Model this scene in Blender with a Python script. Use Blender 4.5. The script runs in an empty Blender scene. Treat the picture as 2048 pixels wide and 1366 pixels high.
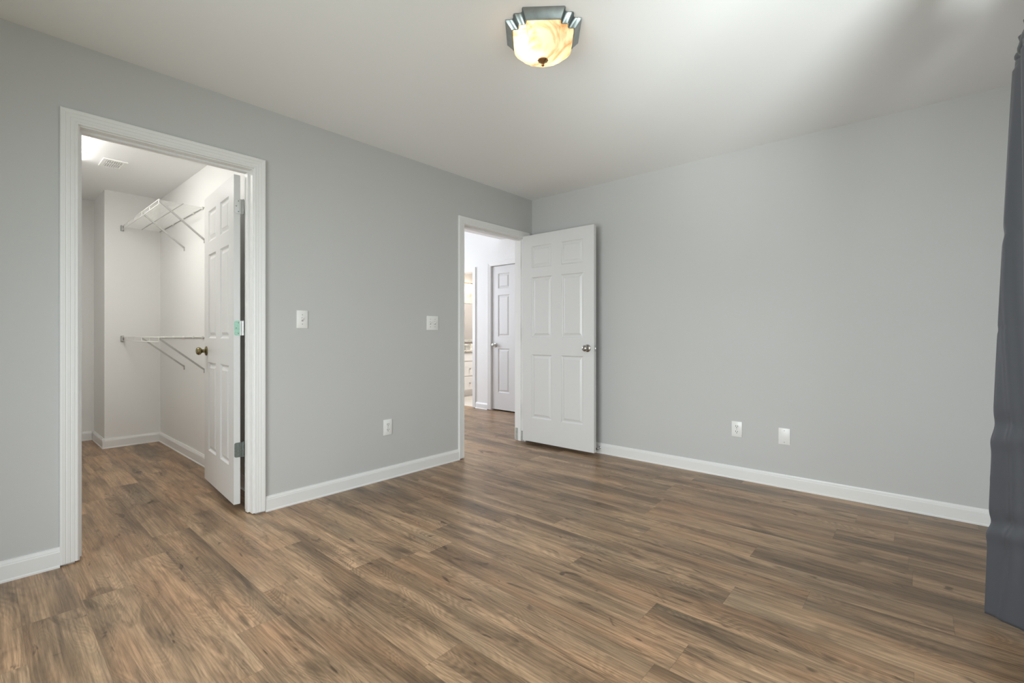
import bpy, bmesh, math, random
from mathutils import Vector, Matrix
random.seed(7)
C = bpy.context.scene.collection
PI = math.pi

# ---------------------------------------------------------------- camera
FPX, HOR, CAMZ = 941.0, 670.0, 1.07
ANG = math.atan(824 / FPX)
cd = bpy.data.cameras.new('camera')
cam = bpy.data.objects.new('camera', cd); C.objects.link(cam)
cd.sensor_width = 36; cd.lens = 36 * FPX / 2048
cd.shift_y = -(683 - HOR) / 2048
cd.clip_start = 0.02
cam.location = (3.0053, -3.7414, CAMZ)
cam.rotation_euler = (PI / 2, 0, ANG)
bpy.context.scene.camera = cam

# ---------------------------------------------------------------- world, daylight, exposure
w = bpy.data.worlds.new('sky'); bpy.context.scene.world = w
w.use_nodes = True
bg = w.node_tree.nodes['Background']
bg.inputs[0].default_value = (0.80, 0.90, 1.0, 1); bg.inputs[1].default_value = 1.0

def area(name, loc, direction, sx, sy, power, col):
    d = bpy.data.lights.new(name, 'AREA'); d.shape = 'RECTANGLE'
    d.size = sx; d.size_y = sy; d.energy = power; d.color = col
    o = bpy.data.objects.new(name, d); C.objects.link(o)
    o.location = loc
    o.rotation_euler = Vector(direction).to_track_quat('-Z', 'Z').to_euler()
    return o
area('daylight_side_window', (3.62, -2.45, 1.35), (-1, 0, -0.3), 1.6, 1.4, 12, (0.96, 0.98, 1.0))
sd_ = bpy.data.lights.new('added_ceiling_glow', 'SPOT'); sd_.energy = 400; sd_.color = (0.96, 0.985, 1.0)  # unseen spot added to brighten the ceiling near the window wall
sd_.spot_size = math.radians(52); sd_.spot_blend = 1.0; sd_.shadow_soft_size = 0.50
so_ = bpy.data.objects.new('added_ceiling_glow', sd_); C.objects.link(so_); so_.location = (4.2, -3.6, 0.2)
so_.rotation_euler = (Vector((2.75, -1.45, 2.44)) - so_.location).to_track_quat('-Z', 'Y').to_euler()
area('added_front_window_light', (1.85, -4.85, 1.1), (0, 1, -0.2), 2.0, 1.9, 36, (0.97, 0.985, 1.0)).data.spread = math.radians(125)  # light for an assumed window behind the camera, added to brighten the room
area('daylight_hall_window', (-4.25, -0.6, 1.7), (1, 0, 0), 1.5, 1.5, 68, (0.87, 0.88, 1.0))
area('added_bathroom_fill', (-2.4, 2.2, 2.38), (0, 0, -1), 0.5, 0.3, 26, (1.0, 0.98, 0.95))  # unseen area light added to brighten the bathroom, no fixture there

vs = bpy.context.scene.view_settings
vs.view_transform = 'Standard'; vs.look = 'None'; vs.gamma = 1; vs.use_curve_mapping = False
vs.exposure = 0.86
cy = bpy.context.scene.cycles
cy.use_denoising = True
cy.max_bounces = 12; cy.diffuse_bounces = 8
cy.sample_clamp_indirect = 8
cy.caustics_reflective = False; cy.caustics_refractive = False

# ---------------------------------------------------------------- materials
def mat(name, col, rough=0.5, metal=0.0, bump=None, spec=0.5, var=0.0, vscale=8, coat=0):
    m = bpy.data.materials.new(name); m.use_nodes = True
    n = m.node_tree.nodes; l = m.node_tree.links
    b = n['Principled BSDF']
    b.inputs['Base Color'].default_value = (*col, 1)
    b.inputs['Roughness'].default_value = rough
    b.inputs['Metallic'].default_value = metal
    b.inputs['Specular IOR Level'].default_value = spec
    b.inputs['Coat Weight'].default_value = coat
    tc = n.new('ShaderNodeTexCoord')
    if var:
        t = n.new('ShaderNodeTexNoise'); t.inputs['Scale'].default_value = vscale; t.inputs['Detail'].default_value = 4
        l.new(tc.outputs['Object'], t.inputs['Vector'])
        r = n.new('ShaderNodeMapRange'); r.inputs[1].default_value = 0.3; r.inputs[2].default_value = 0.7
        r.inputs[3].default_value = 1 - var; r.inputs[4].default_value = 1 + var
        l.new(t.outputs['Fac'], r.inputs[0])
        mx = n.new('ShaderNodeVectorMath'); mx.operation = 'SCALE'; mx.inputs[0].default_value = col
        l.new(r.outputs[0], mx.inputs['Scale']); l.new(mx.outputs[0], b.inputs['Base Color'])
    if bump:
        t = n.new('ShaderNodeTexNoise'); t.inputs['Scale'].default_value = bump[0]; t.inputs['Detail'].default_value = 3
        l.new(tc.outputs['Object'], t.inputs['Vector'])
        bp = n.new('ShaderNodeBump'); bp.inputs['Strength'].default_value = bump[1]; bp.inputs['Distance'].default_value = 0.002
        l.new(t.outputs['Fac'], bp.inputs['Height']); l.new(bp.outputs[0], b.inputs['Normal'])
    return m

M = {}
M['wall'] = mat('grey_wall_paint', (0.540, 0.543, 0.540), 0.62, bump=(260, 0.12), var=0.012, vscale=1.5)
M['white_wall'] = mat('white_wall_paint', (0.79, 0.79, 0.78), 0.6, bump=(260, 0.1))
M['ceiling'] = mat('ceiling_paint', (0.85, 0.855, 0.855), 0.9, bump=(180, 0.1))
M['trim'] = mat('white_semi_gloss_trim', (0.78, 0.78, 0.775), 0.33)
M['door'] = mat('white_door_paint', (0.675, 0.675, 0.672), 0.30, bump=(90, 0.04))
M['plate'] = mat('white_switch_plastic', (0.82, 0.82, 0.81), 0.3)
M['slot'] = mat('dark_slot', (0.03, 0.03, 0.03), 0.6)
M['wire'] = mat('white_coated_wire', (0.80, 0.80, 0.78), 0.35)
M['brace'] = mat('grey_white_coated_brace', (0.46, 0.46, 0.44), 0.4)
M['clipgrey'] = mat('grey_clip', (0.35, 0.35, 0.34), 0.5)
M['nickel'] = mat('satin_nickel', (0.42, 0.40, 0.37), 0.22, 1.0)
M['steel'] = mat('brushed_steel', (0.62, 0.62, 0.61), 0.3, 1.0)
M['dark_steel'] = mat('tarnished_steel', (0.22, 0.25, 0.24), 0.38, 0.9, var=0.15, vscale=120)
M['brass'] = mat('antique_brass', (0.24, 0.20, 0.10), 0.25, 1.0, var=0.2, vscale=60)
M['mint'] = mat('mint_green_film', (0.36, 0.62, 0.50), 0.45, var=0.12, vscale=90)
M['pewter'] = mat('brushed_pewter', (0.30, 0.34, 0.34), 0.30, 0.95, var=0.12, vscale=30)
M['bronze'] = mat('warm_bronze', (0.42, 0.26, 0.13), 0.3, 1.0)
M['fixture_white'] = mat('white_enamel', (0.85, 0.85, 0.83), 0.4)
M['patch'] = mat('bare_primer_patch', (0.38, 0.39, 0.36), 0.8, var=0.15, vscale=40)
M['beige'] = mat('beige_bathroom_paint', (0.44, 0.41, 0.385), 0.6, bump=(200, 0.1))
M['cabinet'] = mat('white_cabinet_paint', (0.80, 0.79, 0.77), 0.35)
M['frame_grey'] = mat('carved_grey_frame', (0.42, 0.41, 0.38), 0.5, bump=(40, 0.8), var=0.2, vscale=25)
M['mirror'] = mat('mirror_glass', (0.85, 0.85, 0.85), 0.02, 1.0)
M['ground'] = mat('outdoor_grass', (0.10, 0.16, 0.06), 0.9, var=0.3, vscale=2)

def granite():
    m = mat('speckled_granite', (0.5, 0.47, 0.42), 0.25)
    n = m.node_tree.nodes; l = m.node_tree.links
    tc = n.new('ShaderNodeTexCoord'); t = n.new('ShaderNodeTexNoise'); t.inputs['Scale'].default_value = 60; t.inputs['Detail'].default_value = 3
    r = n.new('ShaderNodeValToRGB'); r.color_ramp.elements[0].position = 0.38; r.color_ramp.elements[0].color = (0.10, 0.09, 0.08, 1)
    r.color_ramp.elements[1].position = 0.52; r.color_ramp.elements[1].color = (0.72, 0.69, 0.62, 1)
    l.new(tc.outputs['Object'], t.inputs['Vector']); l.new(t.outputs['Fac'], r.inputs[0]); l.new(r.outputs[0], n['Principled BSDF'].inputs['Base Color'])
    return m
M['granite'] = granite()

def fabric():
    m = mat('slate_grey_curtain_fabric', (0.072, 0.077, 0.090), 0.42, spec=0.5)
    n = m.node_tree.nodes; l = m.node_tree.links; b = n['Principled BSDF']
    b.inputs['Sheen Weight'].default_value = 0.08; b.inputs['Sheen Roughness'].default_value = 0.4
    tc = n.new('ShaderNodeTexCoord')
    mp = n.new('ShaderNodeMapping'); mp.inputs['Scale'].default_value = (900, 900, 1400)
    t = n.new('ShaderNodeTexNoise'); t.inputs['Scale'].default_value = 1; t.inputs['Detail'].default_value = 2
    bp = n.new('ShaderNodeBump'); bp.inputs['Strength'].default_value = 0.25; bp.inputs['Distance'].default_value = 0.001
    l.new(tc.outputs['Object'], mp.inputs[0]); l.new(mp.outputs[0], t.inputs['Vector']); l.new(t.outputs['Fac'], bp.inputs['Height'])
    l.new(bp.outputs[0], b.inputs['Normal'])
    return m
M['fabric'] = fabric()

def glass_pane():
    m = bpy.data.materials.new('window_glass'); m.use_nodes = True
    n = m.node_tree.nodes; l = m.node_tree.links; n.clear()
    o = n.new('ShaderNodeOutputMaterial'); tr = n.new('ShaderNodeBsdfTransparent'); gl = n.new('ShaderNodeBsdfGlossy')
    gl.inputs['Roughness'].default_value = 0.02; tr.inputs[0].default_value = (0.96, 0.98, 0.97, 1)
    mx = n.new('ShaderNodeMixShader'); mx.inputs[0].default_value = 0.05
    l.new(tr.outputs[0], mx.inputs[1]); l.new(gl.outputs[0], mx.inputs[2]); l.new(mx.outputs[0], o.inputs[0])
    return m
M['glass'] = glass_pane()

def emit(name, stops, strength, scale=9, dist=1.5):
    m = mat(name, (0.9, 0.88, 0.82), 0.2)
    n = m.node_tree.nodes; l = m.node_tree.links; b = n['Principled BSDF']
    tc = n.new('ShaderNodeTexCoord'); t = n.new('ShaderNodeTexNoise'); t.inputs['Scale'].default_value = scale
    t.inputs['Detail'].default_value = 3; t.inputs['Distortion'].default_value = dist
    r = n.new('ShaderNodeValToRGB')
    while len(r.color_ramp.elements) < len(stops): r.color_ramp.elements.new(0.5)
    for e, (p, c) in zip(r.color_ramp.elements, stops): e.position = p; e.color = (*c, 1)
    l.new(tc.outputs['Object'], t.inputs['Vector']); l.new(t.outputs['Fac'], r.inputs[0])
    l.new(r.outputs[0], b.inputs['Emission Color']); b.inputs['Emission Strength'].default_value = strength
    return m
def alabaster():
    m = bpy.data.materials.new('alabaster_glass'); m.use_nodes = True
    n = m.node_tree.nodes; l = m.node_tree.links; b = n['Principled BSDF']; out = n['Material Output']
    tc = n.new('ShaderNodeTexCoord'); t = n.new('ShaderNodeTexNoise'); t.inputs['Scale'].default_value = 8; t.inputs['Detail'].default_value = 3; t.inputs['Distortion'].default_value = 2.0
    r = n.new('ShaderNodeValToRGB')
    r.color_ramp.elements[0].position = 0.36; r.color_ramp.elements[0].color = (0.62, 0.40, 0.21, 1)
    r.color_ramp.elements[1].position = 0.56; r.color_ramp.elements[1].color = (0.92, 0.78, 0.56, 1)
    l.new(tc.outputs['Object'], t.inputs['Vector']); l.new(t.outputs['Fac'], r.inputs[0])
    tr = n.new('ShaderNodeBsdfTranslucent'); l.new(r.outputs[0], tr.inputs[0]); l.new(r.outputs[0], b.inputs['Base Color'])
    b.inputs['Roughness'].default_value = 0.25
    mx = n.new('ShaderNodeMixShader'); mx.inputs[0].default_value = 0.45
    l.new(tr.outputs[0], mx.inputs[1]); l.new(b.outputs[0], mx.inputs[2]); l.new(mx.outputs[0], out.inputs[0])
    return m
M['alabaster'] = alabaster()
M['lens'] = emit('lit_fluorescent_lens', [(0.3, (1.0, 0.97, 0.90)), (0.7, (0.99, 0.99, 0.97))], 7.2)
M['shade'] = emit('lit_frosted_shade', [(0.3, (1.0, 0.84, 0.62)), (0.7, (1.0, 0.9, 0.72))], 5.0)

def tiles():
    m = mat('pale_bathroom_tile', (0.6, 0.57, 0.53), 0.3)
    n = m.node_tree.nodes; l = m.node_tree.links
    tc = n.new('ShaderNodeTexCoord'); bt = n.new('ShaderNodeTexBrick'); bt.offset = 0
    bt.inputs['Scale'].default_value = 1; bt.inputs['Brick Width'].default_value = 0.33; bt.inputs['Row Height'].default_value = 0.33
    bt.inputs['Mortar Size'].default_value = 0.004
    bt.inputs['Color1'].default_value = (0.62, 0.58, 0.53, 1); bt.inputs['Color2'].default_value = (0.58, 0.54, 0.49, 1); bt.inputs['Mortar'].default_value = (0.35, 0.33, 0.31, 1)
    l.new(tc.outputs['Object'], bt.inputs['Vector']); l.new(bt.outputs[0], n['Principled BSDF'].inputs['Base Color'])
    return m
M['tile'] = tiles()

def wood_floor():
    m = bpy.data.materials.new('brown_oak_vinyl_planks'); m.use_nodes = True
    nt = m.node_tree; n = nt.nodes; l = nt.links; b = n['Principled BSDF']
    def val(x):
        return x
    def math_(op, a, bb=None, c=None):
        k = n.new('ShaderNodeMath'); k.operation = op
        for i, v in enumerate((a, bb, c)):
            if v is None: continue
            if isinstance(v, (int, float)): k.inputs[i].default_value = v
            else: l.new(v, k.inputs[i])
        return k.outputs[0]
    def comb(x, y, z=0.0):
        k = n.new('ShaderNodeCombineXYZ')
        for i, v in enumerate((x, y, z)):
            if isinstance(v, (int, float)): k.inputs[i].default_value = v
            else: l.new(v, k.inputs[i])
        return k.outputs[0]
    def noise(vec, scale=1.0, detail=4, rough=0.5, dist=0.0):
        k = n.new('ShaderNodeTexNoise'); k.inputs['Scale'].default_value = scale; k.inputs['Detail'].default_value = detail
        k.inputs['Roughness'].default_value = rough; k.inputs['Distortion'].default_value = dist
        l.new(vec, k.inputs['Vector']); return k.outputs['Fac']
    def rng(v, a, bb, c, d):
        k = n.new('ShaderNodeMapRange'); k.interpolation_type = 'SMOOTHSTEP'
        l.new(v, k.inputs[0])
        for i, q in enumerate((a, bb, c, d)): k.inputs[i + 1].default_value = q
        return k.outputs[0]
    def mixc(f, a, bb, mode='MIX'):
        k = n.new('ShaderNodeMix'); k.data_type = 'RGBA'; k.blend_type = mode
        if isinstance(f, (int, float)): k.inputs[0].default_value = f
        else: l.new(f, k.inputs[0])
        for i, v in ((6, a), (7, bb)):
            if isinstance(v, tuple): k.inputs[i].default_value = (*v, 1)
            else: l.new(v, k.inputs[i])
        return k.outputs[2]
    tc = n.new('ShaderNodeTexCoord'); sp = n.new('ShaderNodeSeparateXYZ'); l.new(tc.outputs['Object'], sp.inputs[0])
    X, Y = sp.outputs[0], sp.outputs[1]
    W_, L_ = 0.168, 1.22
    v = math_('DIVIDE', math_('ADD', Y, 2.451), W_)
    row = math_('FLOOR', v); fv = math_('FRACT', v)
    wn = n.new('ShaderNodeTexWhiteNoise'); wn.noise_dimensions = '1D'; l.new(row, wn.inputs['W'])
    u = math_('ADD', math_('DIVIDE', X, L_), math_('MULTIPLY', wn.outputs['Value'], 7.0))
    col = math_('FLOOR', u); fu = math_('FRACT', u)
    wn2 = n.new('ShaderNodeTexWhiteNoise'); wn2.noise_dimensions = '2D'; l.new(comb(row, col), wn2.inputs['Vector'])
    s2 = n.new('ShaderNodeSeparateColor'); l.new(wn2.outputs['Color'], s2.inputs[0])
    r1, r2, r3 = s2.outputs[0], s2.outputs[1], s2.outputs[2]
    px = math_('ADD', X, math_('MULTIPLY', r1, 37.0)); py = math_('ADD', Y, math_('MULTIPLY', r2, 23.0))
    # broad tone along the plank
    tone = noise(comb(math_('MULTIPLY', px, 1.0), math_('MULTIPLY', py, 7.0), r3), 1, 2.5, 0.5, 0.5)
    hue = noise(comb(math_('MULTIPLY', px, 1.6), math_('MULTIPLY', py, 5.0), math_('ADD', r3, 5.0)), 1, 2)
    # growth rings as contour lines of a stretched field
    field = noise(comb(math_('MULTIPLY', px, 1.5), math_('MULTIPLY', py, 7.5), math_('MULTIPLY', r3, 9.0)), 1, 1.5, 0.45, 0.55)
    rings = math_('SINE', math_('MULTIPLY', field, 210.0))
    jag = noise(comb(math_('MULTIPLY', px, 45.0), math_('MULTIPLY', py, 260.0)), 1, 2)
    rings = math_('MULTIPLY', math_('ADD', rings, math_('MULTIPLY', math_('SUBTRACT', jag, 0.5), 3.0)), rng(noise(comb(math_('MULTIPLY', px, 2.0), math_('MULTIPLY', py, 6.0), 3.3), 1, 2), 0.40, 0.62, 0.25, 1.0))
    # long fibres
    fib = noise(comb(math_('MULTIPLY', px, 6.0), math_('MULTIPLY', py, 170.0), r1), 1, 4, 0.6)
    fib2 = noise(comb(math_('MULTIPLY', px, 2.0), math_('MULTIPLY', py, 45.0), r2), 1, 3, 0.55, 0.3)
    # smudges and knots
    smk = noise(comb(math_('MULTIPLY', px, 3.0), math_('MULTIPLY', py, 11.0), math_('ADD', r2, 8.0)), 1, 3, 0.6, 0.9)
    knot = noise(comb(math_('MULTIPLY', px, 6.5), math_('MULTIPLY', py, 19.0), math_('ADD', r1, 4.0)), 1, 2, 0.5, 1.2)
    c = mixc(rng(tone, 0.30, 0.70, 0.0, 1.0), (0.168, 0.109, 0.064), (0.420, 0.277, 0.165))
    c = mixc(rng(hue, 0.45, 0.75, 0.0, 0.55), c, (0.39, 0.222, 0.120))
    c = mixc(rng(hue, 0.42, 0.25, 0.0, 0.50), c, (0.220, 0.170, 0.110))
    def scale(cc, f):
        k = n.new('ShaderNodeVectorMath'); k.operation = 'SCALE'; l.new(cc, k.inputs[0]); l.new(f, k.inputs['Scale']); return k.outputs[0]
    f = math_('ADD', math_('MULTIPLY', math_('SUBTRACT', r3, 0.5), 0.15), 1.0)
    f = math_('MULTIPLY', f, math_('ADD', 1.0, math_('MULTIPLY', rings, 0.13)))
    f = math_('MULTIPLY', f, rng(fib, 0.30, 0.70, 0.74, 1.26))
    f = math_('MULTIPLY', f, rng(fib2, 0.34, 0.58, 0.80, 1.08))
    f = math_('MULTIPLY', f, rng(smk, 0.53, 0.70, 1.0, 0.62))
    f = math_('MULTIPLY', f, rng(knot, 0.64, 0.76, 1.0, 0.42))
    ev = math_('MINIMUM', fv, math_('SUBTRACT', 1.0, fv)); eu = math_('MINIMUM', fu, math_('SUBTRACT', 1.0, fu))
    sv = rng(ev, 0.002, 0.009, 0.80, 1.0); su = rng(eu, 0.0003, 0.0012, 0.75, 1.0)
    seam = math_('MULTIPLY', sv, su)
    f = math_('MULTIPLY', f, seam)
    l.new(scale(c, f), b.inputs['Base Color'])
    rg = math_('ADD', 0.29, math_('MULTIPLY', fib, 0.12)); l.new(rg, b.inputs['Roughness'])
    b.inputs['Specular IOR Level'].default_value = 0.38
    bp = n.new('ShaderNodeBump'); bp.inputs['Strength'].default_value = 0.25; bp.inputs['Distance'].default_value = 0.0012
    h = math_('ADD', math_('ADD', math_('MULTIPLY', rings, 0.25), math_('MULTIPLY', fib, 0.8)), math_('MULTIPLY', seam, 1.5))
    l.new(h, bp.inputs['Height']); l.new(bp.outputs[0], b.inputs['Normal'])
    return m
M['floor'] = wood_floor()

# ---------------------------------------------------------------- mesh helpers
def obj(name, bm, m, parent=None, smooth=False, label=None):
    me = bpy.data.meshes.new(name)
    bmesh.ops.recalc_face_normals(bm, faces=bm.faces[:])
    bm.to_mesh(me); bm.free()
    for k in (m if isinstance(m, (list, tuple)) else [m]): me.materials.append(k)
    o = bpy.data.objects.new(name, me); C.objects.link(o)
    if parent: o.parent = parent
    if smooth:
        for p in me.polygons: p.use_smooth = True
        if smooth != 'all':
            try: me.set_sharp_from_angle(angle=math.radians(38))
            except Exception: pass
    if label: o['label'] = label
    return o
def thing(name, label, cat, loc=(0, 0, 0), rz=0, group=None, kind=None):
    o = bpy.data.objects.new(name, None); C.objects.link(o); o.empty_display_size = 0.1
    o.location = loc; o.rotation_euler = (0, 0, rz); return tag(o, label, cat, group, kind)
def tag(o, label, cat, group=None, kind=None):
    o['label'] = label; o['category'] = cat
    if group: o['group'] = group
    if kind: o['kind'] = kind
    return o
def box(bm, x0, x1, y0, y1, z0, z1, bev=0, mi=0):
    v = [bm.verts.new(p) for p in ((x0, y0, z0), (x1, y0, z0), (x1, y1, z0), (x0, y1, z0), (x0, y0, z1), (x1, y0, z1), (x1, y1, z1), (x0, y1, z1))]
    fs = [bm.faces.new([v[i] for i in q]) for q in ((3, 2, 1, 0), (4, 5, 6, 7), (0, 1, 5, 4), (1, 2, 6, 5), (2, 3, 7, 6), (3, 0, 4, 7))]
    for f in fs: f.material_index = mi
    if bev:
        es = list({e for f in fs for e in f.edges})
        bmesh.ops.bevel(bm, geom=es, offset=bev, segments=2, profile=0.5, affect='EDGES')
def bx(*a, **k):
    bm = bmesh.new(); box(bm, *a, **k); return bm
def tube(bm, a, b, r, seg=8, r2=None):
    a, b = Vector(a), Vector(b); d = b - a
    q = d.to_track_quat('Z', 'Y').to_matrix().to_4x4()
    bmesh.ops.create_cone(bm, cap_ends=True, segments=seg, radius1=r, radius2=r if r2 is None else r2, depth=d.length, matrix=Matrix.Translation((a + b) / 2) @ q)
def lathe(bm, prof, seg=32, mtx=None):
    """prof: (r, z) pairs turned round local z, then moved by mtx"""
    rings = []
    for r, z in prof:
        rings.append([Vector((r * math.cos(2 * PI * i / seg), r * math.sin(2 * PI * i / seg), z)) for i in range(seg)] if r > 1e-5 else [Vector((0, 0, z))])
    V = [[bm.verts.new((mtx @ p) if mtx else p) for p in ring] for ring in rings]
    for a, b in zip(V[:-1], V[1:]):
        for i in range(seg):
            j = (i + 1) % seg
            if len(a) == 1 and len(b) == 1: continue
            if len(a) == 1: bm.faces.new((a[0], b[j], b[i]))
            elif len(b) == 1: bm.faces.new((a[i], a[j], b[0]))
            else: bm.faces.new((a[i], a[j], b[j], b[i]))
def flat_bar(bm, a, b, wid, thk, up=(0, 0, 1)):
    a, b = Vector(a), Vector(b); d = (b - a).normalized(); s = d.cross(Vector(up)).normalized(); t = s.cross(d)
    vs_ = [[bm.verts.new(p + s * (i * wid / 2) + t * (j * thk / 2)) for i, j in ((-1, -1), (1, -1), (1, 1), (-1, 1))] for p in (a, b)]
    for i in range(4):
        j = (i + 1) % 4; bm.faces.new((vs_[0][i], vs_[0][j], vs_[1][j], vs_[1][i]))
    bm.faces.new(vs_[0][::-1]); bm.faces.new(vs_[1])
def struct(name, bm, m, label, cat, smooth=False):
    return tag(obj(name, bm, m, None, smooth), label, cat, kind='structure')

# ---------------------------------------------------------------- room shell
H = 2.44; T = 0.12
XW = 3.39; YF = -4.6        # window wall on the right, wall behind the camera
CY0, CY1, CZ = -3.413, -2.653, 2.055    # closet doorway, clear
HY0, HY1, HZ = -0.944, -0.122, 2.030    # hall doorway, clear
J = 0.018

# floor: one continuous run through bedroom, closet and hall
bm = bmesh.new(); box(bm, -4.12, XW + T, YF - T, 1.16, -0.1, 0.0)
struct('floor', bm, M['floor'], 'brown oak vinyl plank floor running from bedroom into closet and hall', 'floor')
bm = bmesh.new(); box(bm, -3.6, -0.7, 1.16, 3.32, -0.1, 0.001)
struct('floor_bathroom', bm, M['tile'], 'pale tiled bathroom floor beyond the hall', 'floor')
bm = bmesh.new(); box(bm, -T, XW + T, YF - T, T, H, H + 0.1)
box(bm, -3.51, -T, -4.12, -2.385, H, H + 0.1)
struct('ceiling', bm, M['ceiling'], 'smooth flat white ceiling over bedroom and closet', 'ceiling')
bm = bmesh.new(); box(bm, -1.433, -T, -2.385, 1.1, 2.40, 3.0)
box(bm, -4.12, -1.433, -2.385, 1.1, 2.9, 3.0)
struct('ceiling_hall', bm, M['ceiling'], 'white hall ceiling beyond the far doorway', 'ceiling')
bm = bmesh.new(); box(bm, -3.6, -0.7, 1.22, 3.32, H, H + 0.1)
struct('ceiling_bathroom', bm, M['ceiling'], 'bathroom ceiling beyond the hall', 'ceiling')

def two_sided(bm, test):
    """material 0 (grey) where test(face normal, centre) holds, else material 1 (white)"""
    bmesh.ops.recalc_face_normals(bm, faces=bm.faces[:])
    for f in bm.faces: f.material_index = 0 if test(f.normal, f.calc_center_median()) else 1
bm = bmesh.new()
for y0, y1, z0 in ((YF - T, CY0 - J, 0), (CY0 - J, CY1 + J, CZ + J), (CY1 + J, HY0 - J, 0), (HY0 - J, HY1 + J, HZ + J), (HY1 + J, 1.1, 0)):
    box(bm, -T, 0, y0, y1, z0, H)
two_sided(bm, lambda n_, c_: n_.x > 0.5)
struct('wall_left', bm, [M['wall'], M['white_wall']], 'grey painted wall with the closet doorway and the hall doorway', 'wall')
bm = bx(0, XW, 0, T, 0, H); two_sided(bm, lambda n_, c_: n_.y < -0.5)
struct('wall_back', bm, [M['wall'], M['white_wall']], 'plain grey painted wall facing the camera on the right', 'wall')
# window wall (right) and wall behind the camera, each with an opening, the rear one added for light
WY0, WY1, WZ0, WZ1 = -3.35, -1.55, 0.55, 2.05
bm = bmesh.new()
box(bm, XW, XW + T, YF - T, WY0, 0, H); box(bm, XW, XW + T, WY1, T, 0, H)
box(bm, XW, XW + T, WY0, WY1, 0, WZ0); box(bm, XW, XW + T, WY0, WY1, WZ1, H)
struct('wall_right', bm, M['wall'], 'grey window wall behind the dark curtain', 'wall')
VX0, VX1, VZ0 = 0.85, 2.85, 0.12
bm = bmesh.new()
box(bm, 0, VX0, YF - T, YF, 0, H); box(bm, VX1, XW, YF - T, YF, 0, H)
box(bm, VX0, VX1, YF - T, YF, 0, VZ0); box(bm, VX0, VX1, YF - T, YF, WZ1, H)
struct('wall_front', bm, M['wall'], 'grey wall behind the camera', 'wall')

# closet shell
bm = bx(-3.51, -2.8, -2.937, -2.385, 0, H)
struct('wall_closet_back', bm, M['white_wall'], 'white closet wall at the far end, stepping back at its left', 'wall')
bm = bx(-2.8, -T, -2.505, -2.385, 0, H)
struct('wall_closet_right', bm, M['white_wall'], 'white closet wall carrying the two wire shelves', 'wall')
bm = bx(-3.51, -3.39, -4.12, -2.937, 0, H)
struct('wall_closet_alcove', bm, M['white_wall'], 'white end wall of the closet recess', 'wall')
bm = bx(-3.39, -T, -3.87, -3.75, 0, H)
struct('wall_closet_left', bm, M['white_wall'], 'white closet wall on the left, behind the bedroom wall', 'wall')

# hall shell
BX0, BX1, BZ = -2.76, -2.0, 2.0        # bathroom doorway
DX0, DX1, DZ = -1.628, -0.862, 2.045    # closed hall door
bm = bmesh.new()
for x0, x1, z0 in ((-4.12, BX0 - J, 0), (BX0 - J, BX1 + J, BZ + J), (BX1 + J, DX0 - J, 0), (DX0 - J, DX1 + J, DZ + J), (DX1 + J, 0, 0)):
    box(bm, x0, x1, 1.1, 1.22, z0, 3.0)
struct('wall_hall_end', bm, M['white_wall'], 'bright white hall wall with bathroom doorway and closed door', 'wall')
bm = bmesh.new()
box(bm, -4.12, -4.0, -2.385, -1.4, 0, 2.9); box(bm, -4.12, -4.0, 0.2, 1.1, 0, 2.9)
box(bm, -4.12, -4.0, -1.4, 0.2, 0, 0.8); box(bm, -4.12, -4.0, -1.4, 0.2, 2.5, 2.9)
struct('wall_hall_left', bm, M['white_wall'], 'white hall wall far left, out of view', 'wall')
bm = bx(-4.12, -T, -2.5, -2.385, H + 0.1, 3.0)
struct('wall_hall_upper', bm, M['white_wall'], 'upper strip of white hall wall above the closet', 'wall')
# bathroom shell and the cupboard behind the closed door
bm = bmesh.new(); box(bm, -3.6, -3.48, 1.22, 3.32, 0, H); box(bm, -3.48, -1.75, 3.2, 3.32, 0, H); box(bm, -1.85, -1.75, 1.22, 3.2, 0, H)
struct('wall_bathroom', bm, M['beige'], 'beige bathroom walls beyond the hall', 'wall')
bm = bmesh.new(); box(bm, -1.75, -0.7, 1.9, 2.0, 0, H); box(bm, -0.8, -0.7, 1.22, 1.9, 0, H)
struct('wall_cupboard', bm, M['white_wall'], 'walls of the cupboard behind the closed hall door', 'wall')

# ---------------------------------------------------------------- windows (out of frame, let the daylight in)
def window(name, axis, c, a0, a1, z0, z1, label):
    """axis 'x': window in a wall of constant x=c..c+T ; axis 'y' likewise"""
    def B(bm, a, b_, d0, d1, z_0, z_1):
        if axis == 'x': box(bm, d0, d1, a, b_, z_0, z_1)
        else: box(bm, a, b_, d0, d1, z_0, z_1)
    f = bmesh.new(); fw = 0.04
    B(f, a0, a0 + fw, c + 0.03, c + 0.10, z0, z1); B(f, a1 - fw, a1, c + 0.03, c + 0.10, z0, z1)
    B(f, a0 + fw, a1 - fw, c + 0.03, c + 0.10, z0, z0 + fw); B(f, a0 + fw, a1 - fw, c + 0.03, c + 0.10, z1 - fw, z1)
    zm = (z0 + z1) / 2; am = (a0 + a1) / 2
    B(f, a0 + fw, a1 - fw, c + 0.045, c + 0.085, zm - 0.02, zm + 0.02)
    B(f, am - 0.025, am + 0.025, c + 0.03, c + 0.10, z0 + fw, zm - 0.02); B(f, am - 0.025, am + 0.025, c + 0.03, c + 0.10, zm + 0.02, z1 - fw)
    o = struct(name, f, M['trim'], label, 'window')
    g = bmesh.new()
    for p0, p1 in ((a0 + fw, am - 0.025), (am + 0.025, a1 - fw)):
        for q0, q1 in ((z0 + fw, zm - 0.02), (zm + 0.02, z1 - fw)):
            B(g, p0, p1, c + 0.062, c + 0.066, q0, q1)
    obj('window_pane', g, M['glass'], o)
    return o
window('window_1', 'x', XW, WY0, WY1, WZ0, WZ1, 'white framed window in the right wall beside the curtain')
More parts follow.
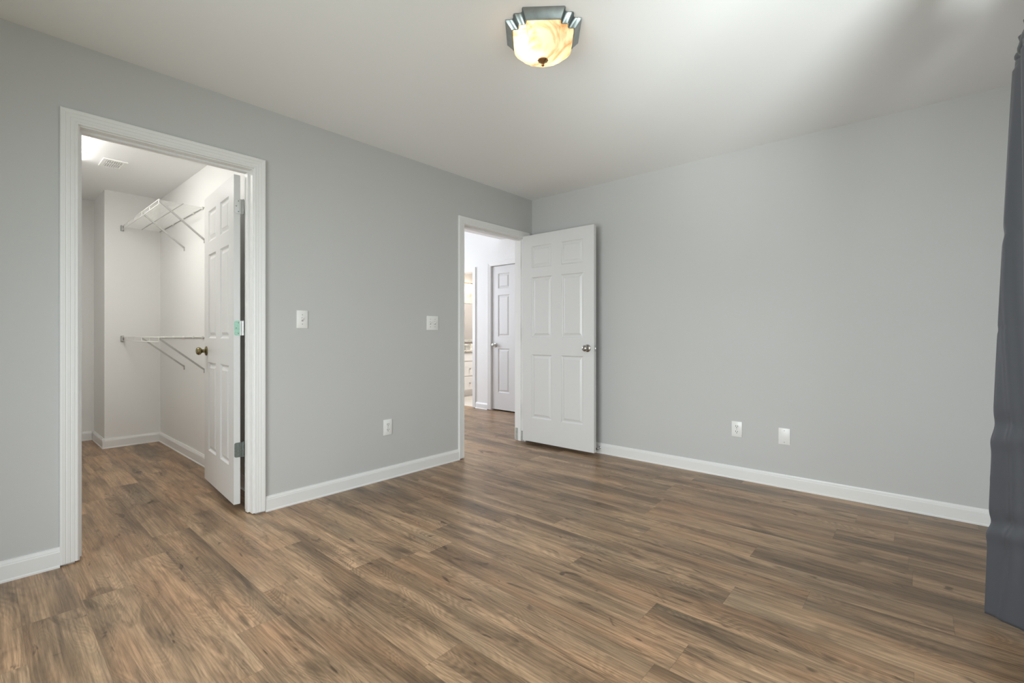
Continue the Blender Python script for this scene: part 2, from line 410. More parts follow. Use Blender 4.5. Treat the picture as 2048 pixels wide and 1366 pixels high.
window('added_window_2', 'y', YF - T, VX0, VX1, VZ0, WZ1, 'assumed white framed window behind the camera, added for its light')  # unseen window, added so light enters from behind the camera
window('window_3', 'x', -4.12, -1.4, 0.2, 0.8, 2.5, 'white framed window at the far left of the hall')
bm = bx(-30, 30, -30, 30, -0.5, -0.45)
struct('ground', bm, M['ground'], 'lawn outside the windows', 'ground')

# ---------------------------------------------------------------- mouldings
BB = [(0, 0), (0.018, 0), (0.018, 0.007), (0.0145, 0.012), (0.0135, 0.070), (0.0115, 0.075), (0.0115, 0.078), (0.007, 0.087), (0.006, 0.092), (0, 0.092)]
def baseboard(name, runs, label):
    """runs: (p0, p1, outward normal) on plan"""
    bm = bmesh.new()
    for (x0, y0), (x1, y1), (nx, ny) in runs:
        A = [bm.verts.new((x0 + nx * d, y0 + ny * d, z)) for d, z in BB]; B_ = [bm.verts.new((x1 + nx * d, y1 + ny * d, z)) for d, z in BB]
        k = len(BB)
        for i in range(k):
            j = (i + 1) % k; bm.faces.new((A[i], A[j], B_[j], B_[i]))
        bm.faces.new(A); bm.faces.new(B_[::-1])
    return struct(name, bm, M['trim'], label, 'baseboard')
CW = 0.064
baseboard('baseboard_left', [((0, YF), (0, CY0 - CW - 0.006), (1, 0)), ((0, CY1 + CW + 0.006), (0, HY0 - CW + 0.004), (1, 0))], 'white baseboard along the grey wall with the doorways')
baseboard('baseboard_back', [((0.0, 0), (XW, 0), (0, -1))], 'white baseboard along the plain grey wall on the right')
baseboard('baseboard_right', [((XW, YF), (XW, -0.018), (-1, 0))], 'white baseboard under the window wall')
baseboard('baseboard_front', [((0.018, YF), (XW - 0.018, YF), (0, 1))], 'white baseboard behind the camera')
baseboard('baseboard_closet', [((-3.39, -3.75), (-3.39, -2.955), (1, 0)), ((-3.39, -2.937), (-2.7835, -2.937), (0, -1)), ((-2.8, -2.9535), (-2.8, -2.505), (1, 0)),
          ((-2.782, -2.505), (-T, -2.505), (0, -1)), ((-T, CY0 - CW - 0.01), (-T, -3.75), (-1, 0))], 'white baseboard round the inside of the closet')
baseboard('baseboard_hall', [((BX1 + 0.066, 1.1), (DX0 - 0.066, 1.1), (0, -1)), ((DX1 + 0.066, 1.1), (-T, 1.1), (0, -1)), ((-T, 1.08), (-T, HY1 + 0.07), (-1, 0))], 'white baseboard between the two doors in the hall')

CAS = [(0.0, 0.0), (0.0, 0.010), (0.003, 0.0125), (0.009, 0.0130), (0.011, 0.0115), (0.014, 0.0130), (0.024, 0.0140), (0.026, 0.0128), (0.029, 0.0145), (0.041, 0.0160), (0.043, 0.0148), (0.046, 0.0165), (0.058, 0.0180), (0.062, 0.0170), (0.064, 0.013), (0.064, 0.0)]
def casing_bm(bm, a0, a1, zt, pt, z0=0.010, rev=0.0):
    """a0,a1 clear edges along wall; pt(a, d, z) -> world"""
    rings = []
    for u, d in CAS:
        u += rev
        rings.append([bm.verts.new(pt(a, d, z)) for a, z in ((a0 - u, z0), (a0 - u, zt + u), (a1 + u, zt + u), (a1 + u, z0))])
    k = len(rings)
    for i in range(k):
        r, s = rings[i], rings[(i + 1) % k]
        for q in range(3): bm.faces.new((r[q], r[q + 1], s[q + 1], s[q]))
    bm.faces.new([r[0] for r in rings]); bm.faces.new([r[3] for r in rings][::-1])
def jamb_bm(bm, a0, a1, zt, d0, d1, pt, stop=None, z0=0.006):
    """lining boards and door stop; pt(a, d, z)"""
    def B(p0, p1, q0, q1, z_0, z_1):
        v = [bm.verts.new(pt(*p)) for p in ((p0, q0, z_0), (p1, q0, z_0), (p1, q1, z_0), (p0, q1, z_0), (p0, q0, z_1), (p1, q0, z_1), (p1, q1, z_1), (p0, q1, z_1))]
        for f in ((3, 2, 1, 0), (4, 5, 6, 7), (0, 1, 5, 4), (1, 2, 6, 5), (2, 3, 7, 6), (3, 0, 4, 7)): bm.faces.new([v[i] for i in f])
    B(a0 - J, a0, d0, d1, z0, zt); B(a1, a1 + J, d0, d1, z0, zt); B(a0 - J, a1 + J, d0, d1, zt, zt + J)
    if stop:
        s0, s1 = stop; t = 0.011
        B(a0, a0 + t, s0, s1, z0, zt - t); B(a1 - t, a1, s0, s1, z0, zt - t); B(a0, a1, s0, s1, zt - t, zt)
ptL = lambda a, d, z: (d, a, z)                   # bedroom face of wall_left
ptLb = lambda a, d, z: (-T - d, a, z)             # other face of it
ptH = lambda a, d, z: (a, 1.1 - d, z)             # hall end wall
bm = bmesh.new(); casing_bm(bm, CY0, CY1, CZ, ptL, rev=0.006); struct('trim_1', bm, M['trim'], 'white fluted casing round the closet doorway', 'door casing')
bm = bmesh.new(); casing_bm(bm, CY0, CY1, CZ, ptLb, rev=0.006); struct('trim_2', bm, M['trim'], 'white casing on the closet side of the closet doorway', 'door casing')
bm = bmesh.new(); jamb_bm(bm, CY0, CY1, CZ, -T, 0, ptL, stop=(-0.080, -0.045)); struct('trim_3', bm, M['trim'], 'white jamb lining the closet doorway', 'door jamb')
bm = bmesh.new(); casing_bm(bm, HY0, HY1, HZ, ptL, rev=0.002); struct('trim_4', bm, M['trim'], 'white casing round the hall doorway beside the room corner', 'door casing')
bm = bmesh.new(); casing_bm(bm, HY0, HY1, HZ, ptLb, rev=0.006); struct('trim_5', bm, M['trim'], 'white casing on the hall side of the hall doorway', 'door casing')
bm = bmesh.new(); jamb_bm(bm, HY0, HY1, HZ, -T, 0, ptL, stop=(-0.075, -0.040)); tj = struct('trim_6', bm, M['trim'], 'white jamb lining the hall doorway, paint missing at its foot', 'door jamb')
bm = bmesh.new(); box(bm, -0.118, -0.078, HY1 - 0.0015, HY1 + 0.001, 0.008, 0.13); box(bm, -0.038, -0.002, HY1 - 0.0015, HY1 + 0.001, 0.008, 0.11)
obj('paint_patch', bm, M['patch'], tj, label='grey unpainted patch at the foot of the jamb')
bm = bmesh.new(); casing_bm(bm, BX0, BX1, BZ, ptH); struct('trim_7', bm, M['trim'], 'white casing round the bathroom doorway', 'door casing')
bm = bmesh.new(); jamb_bm(bm, BX0, BX1, BZ, -T, 0, ptH); struct('trim_8', bm, M['trim'], 'white jamb of the bathroom doorway', 'door jamb')
bm = bmesh.new(); casing_bm(bm, DX0, DX1, DZ, ptH); struct('trim_9', bm, M['trim'], 'white casing round the closed hall door', 'door casing')
bm = bmesh.new(); jamb_bm(bm, DX0, DX1, DZ, -T, 0, ptH, z0=0.0); struct('trim_10', bm, M['trim'], 'white jamb of the closed hall door', 'door jamb')

# ---------------------------------------------------------------- doors
PROF = [(0.0, 0.0), (0.002, 0.0020), (0.008, 0.0085), (0.012, 0.0105), (0.018, 0.0105), (0.036, 0.0035), (0.038, 0.0015)]
def door_slab(wd, zb, zt, y0, y1, x0=0.003):
    bm = bmesh.new()
    st, mu = 0.112, 0.108; pw = (wd - 2 * st - mu) / 2
    xs = [0, st, st + pw, st + pw + mu, st + 2 * pw + mu, wd]; xs = [x0 + q for q in xs]
    zs = [zb, 0.262, 0.880, 1.048, 1.632, 1.722, 1.935, zt]
    for yf, s in ((y0, 1 if y1 > y0 else -1), (y1, -1 if y1 > y0 else 1)):     # s: direction into the slab
        G = [[bm.verts.new((x, yf, z)) for z in zs] for x in xs]
        for i in range(5):
            for j in range(7):
                q = (G[i][j], G[i + 1][j], G[i + 1][j + 1], G[i][j + 1])
                if i in (1, 3) and j in (1, 3, 5):
                    last = list(q)
                    for ins, dep in PROF[1:]:
                        ring = [bm.verts.new((x, yf + s * dep, z)) for x, z in ((xs[i] + ins, zs[j] + ins), (xs[i + 1] - ins, zs[j] + ins), (xs[i + 1] - ins, zs[j + 1] - ins), (xs[i] + ins, zs[j + 1] - ins))]
                        for k in range(4): bm.faces.new((last[k], last[(k + 1) % 4], ring[(k + 1) % 4], ring[k]))
                        last = ring
                    bm.faces.new(last)
                else: bm.faces.new(q)
    a, b_ = xs[0], xs[-1]
    for q in (((a, y0, zb), (b_, y0, zb), (b_, y1, zb), (a, y1, zb)), ((a, y0, zt), (b_, y0, zt), (b_, y1, zt), (a, y1, zt)),
              ((a, y0, zb), (a, y1, zb), (a, y1, zt), (a, y0, zt)), ((b_, y0, zb), (b_, y1, zb), (b_, y1, zt), (b_, y0, zt))):
        bm.faces.new([bm.verts.new(p) for p in q])
    bmesh.ops.remove_doubles(bm, verts=bm.verts[:], dist=1e-5)
    return bm
KN = [(0.0, 0.0), (0.033, 0.0), (0.033, 0.004), (0.028, 0.009), (0.013, 0.012), (0.012, 0.026), (0.016, 0.031), (0.024, 0.036), (0.0275, 0.044), (0.0275, 0.051), (0.023, 0.059), (0.012, 0.064), (0.0, 0.065)]
def knob(parent, x, y, z, sgn, m, m2=None, label=None):
    """sgn: +1 knob points to +y, -1 to -y (local)"""
    mt = Matrix.Translation((x, y, z)) @ Matrix.Rotation(-sgn * PI / 2, 4, 'X')
    bm = bmesh.new(); lathe(bm, KN, 32, mt)
    o = obj('door_knob', bm, m, parent, True, label)
    return o
def hinge(parent, z, m, leafm=None, side=1, label=None, off=0.0):
    """knuckle on the pin axis at local origin, leaf on the edge of the slab (local x=0.003 plane)"""
    bm = bmesh.new()
    for k in range(5): tube(bm, (0, 0, z - 0.0445 + k * 0.0178 + 0.0004), (0, 0, z - 0.0445 + (k + 1) * 0.0178 - 0.0004), 0.0062, 14)
    tube(bm, (0, 0, z + 0.0445), (0, 0, z + 0.049), 0.0045, 12, 0.002)
    box(bm, 0.0002, 0.0022, min(0, side * (0.011 + off)), max(0, side * (0.011 + off)), z - 0.0445, z + 0.0445)
    o = obj('hinge', bm, m, parent, True, label)
    # rounded leaf
    lf = bmesh.new(); y_a, y_b, r = side * (0.008 + off), side * (0.040 + off), 0.010
    pts = [(y_a, z - 0.0445), (y_a, z + 0.0445)]
    for t in range(7):
        a = PI / 2 * (1 - t / 6); pts.append((y_b - side * r + side * r * math.cos(a), z + 0.0445 - r + r * math.sin(a)))
    for t in range(7):
        a = -PI / 2 * t / 6; pts.append((y_b - side * r + side * r * math.cos(a), z - 0.0445 + r + r * math.sin(a)))
    F0 = [lf.verts.new((0.0008, p, q)) for p, q in pts]; F1 = [lf.verts.new((0.0032, p, q)) for p, q in pts]
    lf.faces.new(F0); lf.faces.new(F1[::-1])
    for i in range(len(pts)): lf.faces.new((F0[i], F0[(i + 1) % len(pts)], F1[(i + 1) % len(pts)], F1[i]))
    lo = obj('hinge_leaf', lf, leafm or m, o)
    sc = bmesh.new()
    for dy, dz in ((0.018, 0.032), (0.030, 0.0), (0.018, -0.032)): tube(sc, (0.0002, side * (dy + off), z + dz), (0.0009, side * (dy + off), z + dz), 0.0036, 12)
    obj('screw', sc, M['dark_steel'], lo)
    return o

# hall doorway: door standing open against the plain wall
d1 = thing('door_1', 'white six-panel door standing open against the plain grey wall', 'door', (0.008, -0.118, 0), math.radians(0.6), kind='structure')
obj('door_panel', door_slab(0.810, 0.030, 2.045, -0.008, -0.043), M['door'], d1)
kx = 0.003 + 0.810 - 0.066
knob(d1, kx, -0.043, 0.952, -1, M['nickel'], label='dark satin nickel round knob'); knob(d1, kx, -0.008, 0.952, 1, M['nickel'])
bm = bx(0.8127, 0.8150, -0.037, -0.014, 0.925, 0.980); box(bm, 0.8148, 0.822, -0.031, -0.020, 0.944, 0.961, 0.002)
obj('latch', bm, M['steel'], d1, label='steel latch plate and bolt on the door edge')
for z in (1.80, 1.08, 0.30): hinge(d1, z, M['steel'], side=-1)

# closet doorway: door swung into the closet
d2 = thing('door_2', 'white six-panel door swung open into the closet, on three hinges', 'door', (-0.1285, -2.6585, 0), math.radians(175.7), kind='structure')
obj('door_panel', door_slab(0.752, 0.042, 2.043, 0.016, 0.051), M['door'], d2)
kx = 0.003 + 0.752 - 0.062
knob(d2, kx, 0.051, 0.957, 1, M['brass'], label='antique brass round knob'); knob(d2, kx, 0.016, 0.957, -1, M['brass'])
hinge(d2, 1.853, M['steel'], side=1, off=0.008, label='shiny steel hinge at the top')
hinge(d2, 1.112, M['steel'], M['mint'], side=1, off=0.008, label='middle hinge with mint green film on its leaf')
hinge(d2, 0.371, M['dark_steel'], side=1, off=0.008, label='tarnished dark hinge at the bottom')

# closed door in the hall
d3 = thing('door_3', 'closed white six-panel door at the end of the hall', 'door', (DX1 - 0.001, 1.152, 0), PI, kind='structure')
obj('door_panel', door_slab(0.756, 0.022, 2.040, 0.0, 0.035), M['door'], d3)
knob(d3, 0.003 + 0.756 - 0.060, 0.035, 0.93, 1, M['steel'], label='silver knob')

# ---------------------------------------------------------------- switches, outlets, plate
def plate(name, wd, label, cat, loc, rz, group=None):
    t = thing(name, label, cat, loc, rz, group)
    bm = bx(-wd / 2, wd / 2, -0.0055, 0.0, -0.0575, 0.0575, bev=0.002)
    obj('face_plate', bm, M['plate'], t, True); return t
def screws(t, pts):
    for x, z in pts:
        bm = bmesh.new(); tube(bm, (x, -0.0063, z), (x, -0.0050, z), 0.0030, 12)
        s = obj('screw', bm, M['clipgrey'], t)
def toggle(t, x):
    bm = bx(x - 0.0055, x + 0.0055, -0.0058, -0.0050, -0.0125, 0.0125); obj('toggle_slot', bm, M['clipgrey'], t)
    bm = bmesh.new(); v0 = [bm.verts.new(p) for p in ((x - 0.004, -0.0056, -0.006), (x + 0.004, -0.0056, -0.006), (x + 0.004, -0.0056, 0.006), (x - 0.004, -0.0056, 0.006))]
    v1 = [bm.verts.new(p) for p in ((x - 0.0035, -0.017, 0.004), (x + 0.0035, -0.017, 0.004), (x + 0.0035, -0.015, 0.011), (x - 0.0035, -0.015, 0.011))]
    bm.faces.new(v0); bm.faces.new(v1[::-1])
    for i in range(4): bm.faces.new((v0[i], v0[(i + 1) % 4], v1[(i + 1) % 4], v1[i]))
    obj('toggle', bm, M['plate'], t)
def outlet(t):
    for zc in (0.0195, -0.0195):
        bm = bmesh.new(); pts = []
        for k in range(32):
            a = 2 * PI * k / 32; pts.append((0.0172 * math.cos(a), max(-0.0128, min(0.0128, 0.0172 * math.sin(a))) + zc))
        A = [bm.verts.new((p, -0.0053, q)) for p, q in pts]; B_ = [bm.verts.new((p, -0.0075, q)) for p, q in pts]
        bm.faces.new(B_)
        for i in range(32): bm.faces.new((A[i], A[(i + 1) % 32], B_[(i + 1) % 32], B_[i]))
        rc = obj('receptacle', bm, M['plate'], t)
        bm = bmesh.new()
        box(bm, -0.0080, -0.0048, -0.0079, -0.0070, zc - 0.001, zc + 0.0090); box(bm, 0.0046, 0.0078, -0.0079, -0.0070, zc - 0.0005, zc + 0.0080)
        tube(bm, (0, -0.0079, zc - 0.0065), (0, -0.0070, zc - 0.0068), 0.0034, 12)
        obj('slot', bm, M['slot'], rc)
    screws(t, [(0, 0)])
R90 = PI / 2
t = plate('light_switch', 0.071, 'white single toggle light switch on the grey wall right of the closet doorway', 'light switch', (0, -2.3565, 1.17), R90); toggle(t, 0); screws(t, [(0, 0.030), (0, -0.030)])
t = plate('light_switch', 0.117, 'white double toggle light switch on the grey wall left of the hall doorway', 'light switch', (0, -1.292, 1.167), R90)
for x in (-0.023, 0.023): toggle(t, x)
screws(t, [(x, z) for x in (-0.023, 0.023) for z in (0.030, -0.030)])
t = plate('wall_outlet', 0.072, 'white duplex outlet low on the wall between the two doorways', 'outlet', (0, -1.716, 0.384), R90); outlet(t)
t = plate('wall_outlet', 0.072, 'white duplex outlet low on the plain grey wall, beside a blank plate', 'outlet', (1.957, 0, 0.369), 0); outlet(t)
t = plate('blank_wall_plate', 0.072, 'white blank cover plate low on the plain grey wall, right of the outlet', 'wall plate', (2.269, 0, 0.359), 0); screws(t, [(0, 0.040), (0, -0.040)])

# door bumper on the baseboard behind the open door
t = thing('door_stop', 'small metal door stop on the baseboard behind the open door', 'door stop', (0.800, -0.0135, 0.052))
bm = bmesh.new(); lathe(bm, [(0, 0), (0.010, 0), (0.010, 0.003), (0.005, 0.006), (0.0045, 0.060), (0.0, 0.060)], 16, Matrix.Rotation(PI / 2, 4, 'X')); obj('stem', bm, M['steel'], t, True)
bm = bmesh.new(); lathe(bm, [(0, 0.058), (0.0075, 0.058), (0.0085, 0.064), (0.0075, 0.071), (0, 0.073)], 16, Matrix.Rotation(PI / 2, 4, 'X')); obj('rubber_tip', bm, M['slot'], t, True)

# ---------------------------------------------------------------- ceiling light
LC = (1.710, -2.050); LR = math.radians(38.6)
t = thing('ceiling_light', 'flush ceiling light with scalloped pewter frame and glowing alabaster bowl', 'ceiling light', (LC[0], LC[1], H), LR)
def outline(s, seg=14, soft=1.0):
    hw, hs = 0.165, 0.088; pts = []
    for q in range(4):
        a = q * PI / 2
        loc = [(-hs, -hw), (0, -hw), (hs, -hw)]
        A_, B_ = Vector((hs, -hw)), Vector((hw, -hs)); nrm = Vector((1, -1)).normalized()
        for k in range(1, seg):
            tt = k / seg; off = 0.0095 * (math.cos(4 * PI * tt) - 1) * soft
            p = A_.lerp(B_, tt) + nrm * off; loc.append((p.x, p.y))
        for x, y in loc:
            pts.append((s * (x * math.cos(a) - y * math.sin(a)), s * (x * math.sin(a) + y * math.cos(a))))
    return pts
def loft(bm, rings, cap_last=False, cap_first=False):
    V = [[bm.verts.new(p) for p in r] for r in rings]; k = len(V[0])
    for a, b_ in zip(V[:-1], V[1:]):
        for i in range(k): bm.faces.new((a[i], a[(i + 1) % k], b_[(i + 1) % k], b_[i]))
    if cap_last: bm.faces.new(V[-1])
    if cap_first: bm.faces.new(V[0][::-1])
bm = bmesh.new()
rr = []
for s, z in ((1.0, 0.0), (1.005, -0.003), (0.985, -0.006), (0.845, -0.033), (0.835, -0.037), (0.815, -0.037), (0.800, -0.030), (0.790, -0.018)):
    rr.append([(x, y, z) for x, y in outline(s)])
loft(bm, rr, cap_first=True, cap_last=True)
obj('frame', bm, M['pewter'], t, True)
for bx_, by_, bz_, pw_ in ((-0.060, -0.030, -0.072, 0.65), (0.060, 0.035, -0.060, 0.25)):
    ld = bpy.data.lights.new('bulb_light', 'POINT'); ld.energy = pw_; ld.color = (1.0, 0.86, 0.66); ld.shadow_soft_size = 0.022
    lo_ = bpy.data.objects.new('bulb_light', ld); C.objects.link(lo_); lo_.parent = t; lo_.location = (bx_, by_, bz_)
bm = bmesh.new(); rr = []
prof = [(0.792, -0.020, 0), (0.795, -0.040, 0.0), (0.800, -0.052, 0.08), (0.785, -0.066, 0.25), (0.735, -0.082, 0.5), (0.645, -0.098, 0.75), (0.53, -0.110, 0.92), (0.38, -0.119, 1.0), (0.20, -0.124, 1.0), (0.04, -0.1255, 1.0)]
for s, z, rnd in prof:
    ring = []
    for x, y in outline(1.0, soft=1.0):
        r0 = math.hypot(x, y); a = math.atan2(y, x); r = r0 * (1 - rnd) + 0.170 * rnd
        ring.append((s * r * math.cos(a), s * r * math.sin(a), z))
    rr.append(ring)
loft(bm, rr, cap_last=True)
obj('glass_bowl', bm, M['alabaster'], t, True)
bm = bmesh.new()
lathe(bm, [(0, -0.124), (0.006, -0.124), (0.022, -0.127), (0.0225, -0.130), (0.016, -0.136), (0.007, -0.141), (0.004, -0.144), (0.0065, -0.148), (0.0065, -0.152), (0.003, -0.156), (0, -0.157)], 24)
for k in range(10):
    a = 2 * PI * k / 10; bmesh.ops.create_icosphere(bm, subdivisions=1, radius=0.0045, matrix=Matrix.Translation((0.0205 * math.cos(a), 0.0205 * math.sin(a), -0.1295)))
obj('finial', bm, M['bronze'], t, True, label='brassy leaf-edged finial')

# ---------------------------------------------------------------- curtain on its rod
RX, RZ = 3.270, 2.078
YC = -1.235
t = thing('curtain_rod', 'dark curtain rod on the window wall carrying the slate grey curtain', 'curtain rod', (RX, -1.2, RZ))
bm = bmesh.new(); tube(bm, (0, 0.02, 0), (0, -2.30, 0), 0.007, 16); obj('rod', bm, M['dark_steel'], t, True)
for yb in (-0.72, -2.26):
    bm = bmesh.new(); tube(bm, (0, yb, -0.0), (XW - RX, yb, -0.0), 0.006, 12); tube(bm, (XW - RX - 0.006, yb, 0), (XW - RX, yb, 0), 0.025, 20); tube(bm, (0, yb - 0.008, 0), (0, yb + 0.008, 0), 0.0125, 16)
    obj('bracket', bm, M['dark_steel'], t, True)
cu = thing('curtain', 'slate grey blackout curtain bunched at the right edge, hem just off the floor', 'curtain', (RX, YC, 0))
def fold(uy, zn):
    """uy: distance along the rod from the free edge; zn 0 at floor..1 at rod -> (x offset, y offset)"""
    low = 1 - zn
    per = 0.185
    ph = 2 * PI * (uy - 0.012) / per + 0.35 * math.sin(3.1 * uy + 1.2) * low + 0.25 * math.sin(5 * zn + 9 * uy)
    amp = 0.020 - 0.008 * low * min(1.0, uy / 0.12)
    x = -amp * math.cos(ph) - 0.004 * math.sin(2 * ph + 1.0) * low
    x += 0.012 * low * min(1.0, uy / 0.15) - 0.016 * low ** 0.5 * math.exp(-((uy - 0.044 - 0.010 * math.sin(7 * zn)) / 0.011) ** 2)
    x += -0.070 * low ** 0.85 * math.exp(-(max(0.0, uy - 0.004) / 0.055) ** 2)
    for zc, yc, a, wz in ((0.355, 0.03, 0.010, 0.016), (0.325, 0.05, -0.009, 0.014), (0.175, 0.03, 0.014, 0.013), (0.155, 0.06, -0.013, 0.013), (0.70, 0.04, 0.008, 0.012), (0.53, 0.05, 0.005, 0.006), (0.265, 0.1, -0.004, 0.004)):
        x += 0.6 * a * math.exp(-((zn - zc - 0.15 * (uy - yc)) / wz) ** 2) * math.exp(-((uy - yc) / 0.09) ** 2)
    return x, 0.008 * math.sin(2 * ph) * low
NU, NZ = 170, 190; WID = 0.62; ZB = 0.024; ZT = RZ - 0.018
bm = bmesh.new(); G = []
for i in range(NU + 1):
    uy = WID * i / NU; colv = []
    for j in range(NZ + 1):
        zn = j / NZ; z = ZB + (ZT - ZB) * zn
        fx, fy = fold(uy, zn)
        z += (0.004 * math.sin(uy * 30)) * (1 - zn)
        if zn > 0.985: fx = fx * 0.75
        colv.append(bm.verts.new((fx, -uy + fy, z)))
    G.append(colv)
for i in range(NU):
    for j in range(NZ): bm.faces.new((G[i][j], G[i + 1][j], G[i + 1][j + 1], G[i][j + 1]))
p = obj('panel', bm, M['fabric'], cu, 'all')
sd = p.modifiers.new('thickness', 'SOLIDIFY'); sd.thickness = 0.0022; sd.offset = 0
# stitched hem line
bm = bmesh.new(); prev = None
for i in range(NU + 1):
    uy = WID * i / NU; zn = 0.052; fx, fy = fold(uy, zn); z = ZB + (ZT - ZB) * zn
    q = [bm.verts.new((fx + a, -uy + fy, z + b_)) for a, b_ in ((-0.0022, -0.0012), (-0.0022, 0.0012), (0.0022, 0.0012), (0.0022, -0.0012))]
    if prev:
        for k in range(4): bm.faces.new((prev[k], prev[(k + 1) % 4], q[(k + 1) % 4], q[k]))
    prev = q
obj('hem', bm, M['fabric'], cu)
# pocket gathered round the rod and ruffled header above it
bm = bmesh.new(); rings = []
for i in range(NU + 1):
    uy = WID * i / NU; ring = []
    for k in range(16):
        a = 2 * PI * k / 16; r = 0.0165 + 0.0025 * math.sin(uy * 70 + 2 * math.sin(uy * 17)) + 0.004 * math.sin(uy * 34 + a)
        ring.append(bm.verts.new((r * math.cos(a), -uy, RZ + r * math.sin(a))))
    rings.append(ring)
for a_, b_ in zip(rings[:-1], rings[1:]):
    for k in range(16): bm.faces.new((a_[k], a_[(k + 1) % 16], b_[(k + 1) % 16], b_[k]))
o = obj('rod_pocket', bm, M['fabric'], cu, 'all')
bm = bmesh.new(); G = []
for i in range(NU + 1):
    uy = WID * i / NU; colv = []
    for j in range(9):
        q = j / 8; colv.append(bm.verts.new((0.013 * math.sin(uy * 62 + 0.6 * math.sin(uy * 20)) * (0.35 + q) * 0.7, -uy - 0.003 * q * math.sin(uy * 90), RZ + 0.013 + 0.036 * q + 0.003 * q * math.sin(uy * 40))))
    G.append(colv)
for i in range(NU):
    for j in range(8): bm.faces.new((G[i][j], G[i + 1][j], G[i + 1][j + 1], G[i][j + 1]))
o = obj('header', bm, M['fabric'], cu, 'all'); sd = o.modifiers.new('thickness', 'SOLIDIFY'); sd.thickness = 0.003; sd.offset = 0

# ---------------------------------------------------------------- closet fittings
def wire_shelf(label, z, rod):
    t = thing('wire_shelf', label, 'shelf', (-2.8, -2.505, z), 0, 'wire closet shelves')
    X1 = 1.395; D = 0.305; LIP = 0.036
    bm = bmesh.new(); k = 0; x = 0.02
    while x < X1 - 0.01:
        tube(bm, (x, -0.004, 0.0), (x, -D, 0.0), 0.0014, 6); x += 0.0254
    obj('deck', bm, M['wire'], t)
    bm = bmesh.new()
    for y, zz in ((-D, 0.0), (-D, -LIP)): tube(bm, (0.012, y, zz), (X1, y, zz), 0.0034, 8)
    for xx in (0.02, 0.29, 0.56, 0.83, 1.10, X1 - 0.004): flat_bar(bm, (xx, -D - 0.001, 0), (xx, -D - 0.001, -LIP), 0.011, 0.003, up=(0, 1, 0))
    obj('front_lip', bm, M['wire'], t)
    for y, zz in ((-0.006, -0.003), (-0.15, -0.003)):
        bm = bmesh.new(); tube(bm, (0.004, y, zz), (X1, y, zz), 0.0034, 8); obj('rail', bm, M['brace'], t)
    for xx in (0.83, 1.385):
        bm = bmesh.new(); flat_bar(bm, (xx, -D + 0.002, -0.010), (xx, -0.005, -0.262), 0.012, 0.012, up=(1, 0, 0))
        flat_bar(bm, (xx, -0.003, -0.255), (xx, -0.003, -0.292), 0.012, 0.005, up=(0, 1, 0)); obj('brace', bm, M['brace'], t)
    for xx in (0.18, 0.50, 0.82, 1.12, 1.36):
        bm = bx(xx - 0.007, xx + 0.007, -0.014, 0.0, -0.014, 0.010, bev=0.002); obj('wall_clip', bm, M['wire'], t)
    bm = bx(0.0, 0.022, -D - 0.010, -D + 0.014, -LIP - 0.008, 0.010, bev=0.002); obj('end_bracket', bm, M['clipgrey'], t, label='dark end bracket on the closet wall')
    return t
wire_shelf('white wire shelf with slanted braces, high up on the closet wall', 2.112, False)
wire_shelf('white wire shelf with slanted braces, lower one at knob height in the closet', 1.052, True)

t = thing('ceiling_vent', 'white louvred air vent in the closet ceiling', 'vent', (-1.872, -3.012, H))
vx, vy = 0.118, 0.074
bm = bmesh.new()
for x0, x1, y0, y1 in ((-vx, vx, -vy, -vy + 0.022), (-vx, vx, vy - 0.022, vy), (-vx, -vx + 0.022, -vy + 0.022, vy - 0.022), (vx - 0.022, vx, -vy + 0.022, vy - 0.022), (-0.0, 0.004, -vy + 0.022, vy - 0.022)):
    box(bm, x0, x1, y0, y1, -0.007, 0)
obj('frame', bm, M['fixture_white'], t)
bm = bx(-vx + 0.01, vx - 0.01, -vy + 0.01, vy - 0.01, -0.0012, 0); obj('backing', bm, M['clipgrey'], t)
for k in range(8):
    y = -vy + 0.028 + k * 0.0133; bm = bmesh.new(); flat_bar(bm, (-vx + 0.02, y, -0.004), (vx - 0.02, y, -0.004), 0.009, 0.0012, up=(0, 0.6, 0.8)); obj('louvre', bm, M['fixture_white'], t)

t = thing('fluorescent_light', 'long lit fluorescent fixture on the closet ceiling, seen past the doorway edge', 'ceiling light', (-1.30, -3.365, H))
bm = bx(-0.66, 0.66, -0.145, 0.145, -0.012, 0.0); obj('housing', bm, M['fixture_white'], t)
bm = bmesh.new(); rr = []
for x in (-0.64, 0.64):
    rr.append([(x, 0.140 * math.cos(a) if abs(math.cos(a)) < 0.98 else math.copysign(0.140, math.cos(a)), -0.012 - 0.058 * max(0, math.sin(a)) ** 0.5) for a in [PI * k / 20 for k in range(21)]])
loft(bm, rr, cap_last=True, cap_first=True); obj('lens', bm, M['lens'], t)
for s in (-1, 1):
    bm = bx(min(s * 0.64, s * 0.665), max(s * 0.64, s * 0.665), -0.15, 0.15, -0.080, 0.0, bev=0.003); obj('end_cap', bm, M['fixture_white'], t)

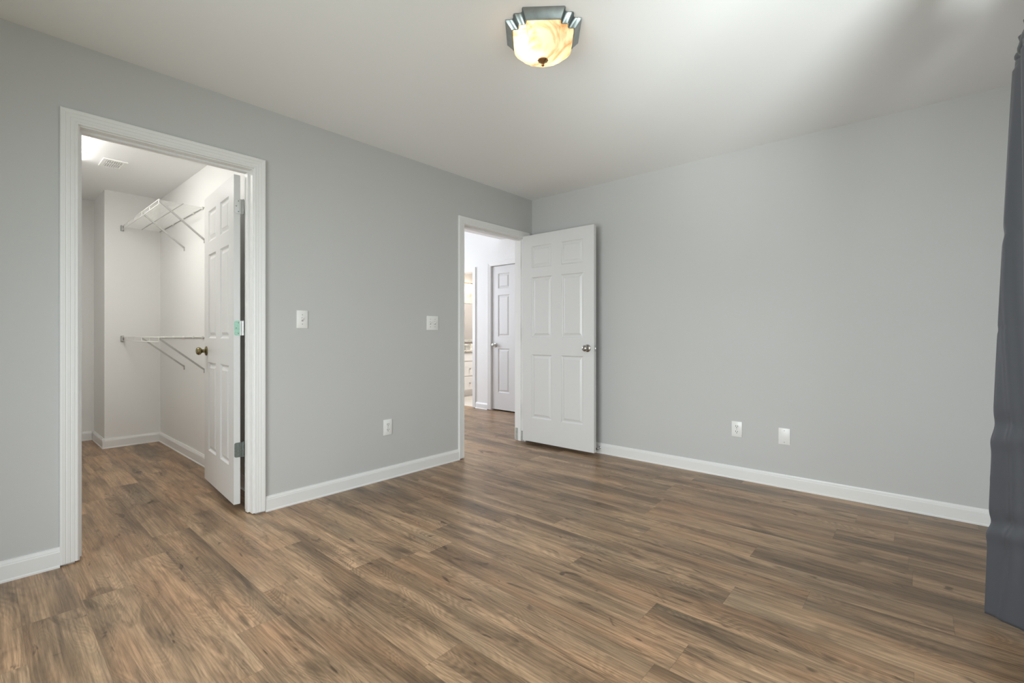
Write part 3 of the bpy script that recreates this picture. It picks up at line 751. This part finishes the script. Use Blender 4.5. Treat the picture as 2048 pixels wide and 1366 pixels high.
# ---------------------------------------------------------------- bathroom seen through the hall
t = thing('vanity_cabinet', 'white bathroom vanity with drawers and small silver knobs', 'cabinet', (-3.478, 1.46, 0))
bm = bx(0, 0.50, 0, 1.20, 0.095, 0.775); box(bm, 0, 0.44, 0.02, 1.18, 0.001, 0.095); obj('body', bm, M['cabinet'], t)
for y0, y1 in ((0.02, 0.30), (0.32, 0.66), (0.68, 1.18)):
    for z0, z1 in ((0.118, 0.340), (0.362, 0.598), (0.620, 0.755)):
        bm = bmesh.new(); box(bm, 0.500, 0.516, y0, y1, z0, z1, bev=0.004)
        dr = obj('drawer', bm, M['cabinet'], t)
        if z1 < 0.7:
            bm = bmesh.new(); yk = (y0 + y1) / 2; lathe(bm, [(0, 0), (0.007, 0), (0.006, 0.008), (0.013, 0.016), (0.013, 0.022), (0, 0.027)], 16, Matrix.Translation((0.516, yk, (z0 + z1) / 2)) @ Matrix.Rotation(PI / 2, 4, 'Y')); obj('knob', bm, M['steel'], dr, True)
bm = bx(-3.478, -2.945, 1.44, 2.68, 0.776, 0.806, bev=0.003); box(bm, -3.478, -3.458, 1.44, 2.68, 0.8065, 0.905)
tag(obj('vanity_countertop', bm, M['granite']), 'speckled granite countertop with backsplash on the bathroom vanity', 'countertop')
t = thing('small_box', 'small grey patterned box standing on the speckled bathroom countertop', 'box', (-3.08, 1.975, 0.8062))  # plain small box with a lid, its use unknown
bm = bx(-0.05, 0.05, -0.055, 0.055, 0, 0.075, bev=0.004); obj('box', bm, M['frame_grey'], t)
bm = bx(-0.052, 0.052, -0.057, 0.057, 0.073, 0.082, bev=0.002); obj('lid', bm, M['clipgrey'], t)
t = thing('mirror', 'bathroom mirror with carved grey frame above the vanity', 'mirror', (-3.479, 2.1, 0))
bm = bmesh.new(); box(bm, 0, 0.03, -0.62, 0.62, 1.66, 1.86, bev=0.006); box(bm, 0, 0.03, -0.62, -0.54, 0.94, 1.655); box(bm, 0, 0.03, 0.54, 0.62, 0.94, 1.655); box(bm, 0, 0.03, -0.54, 0.54, 0.94, 0.99)
obj('frame', bm, M['frame_grey'], t)
bm = bx(0.004, 0.012, -0.54, 0.54, 0.99, 1.66); obj('glass', bm, M['mirror'], t)
t = thing('vanity_light', 'wall light with bronze bar and glowing white shades above the bathroom mirror', 'wall light', (-3.479, 2.1, 2.03))
bm = bmesh.new(); tube(bm, (0.10, -0.34, 0), (0.10, 0.34, 0), 0.009, 12); tube(bm, (0, 0, 0), (0.10, 0, 0), 0.010, 12); box(bm, 0, 0.015, -0.09, 0.09, -0.06, 0.06, bev=0.004); obj('bar', bm, M['bronze'], t, True)
for y in (-0.26, 0.0, 0.26):
    bm = bmesh.new(); lathe(bm, [(0.0, -0.012), (0.030, -0.014), (0.055, -0.045), (0.075, -0.10), (0.082, -0.16), (0.078, -0.16), (0.0, -0.12)], 24, Matrix.Translation((0.10, y, 0)))
    obj('shade', bm, M['shade'], t, True)
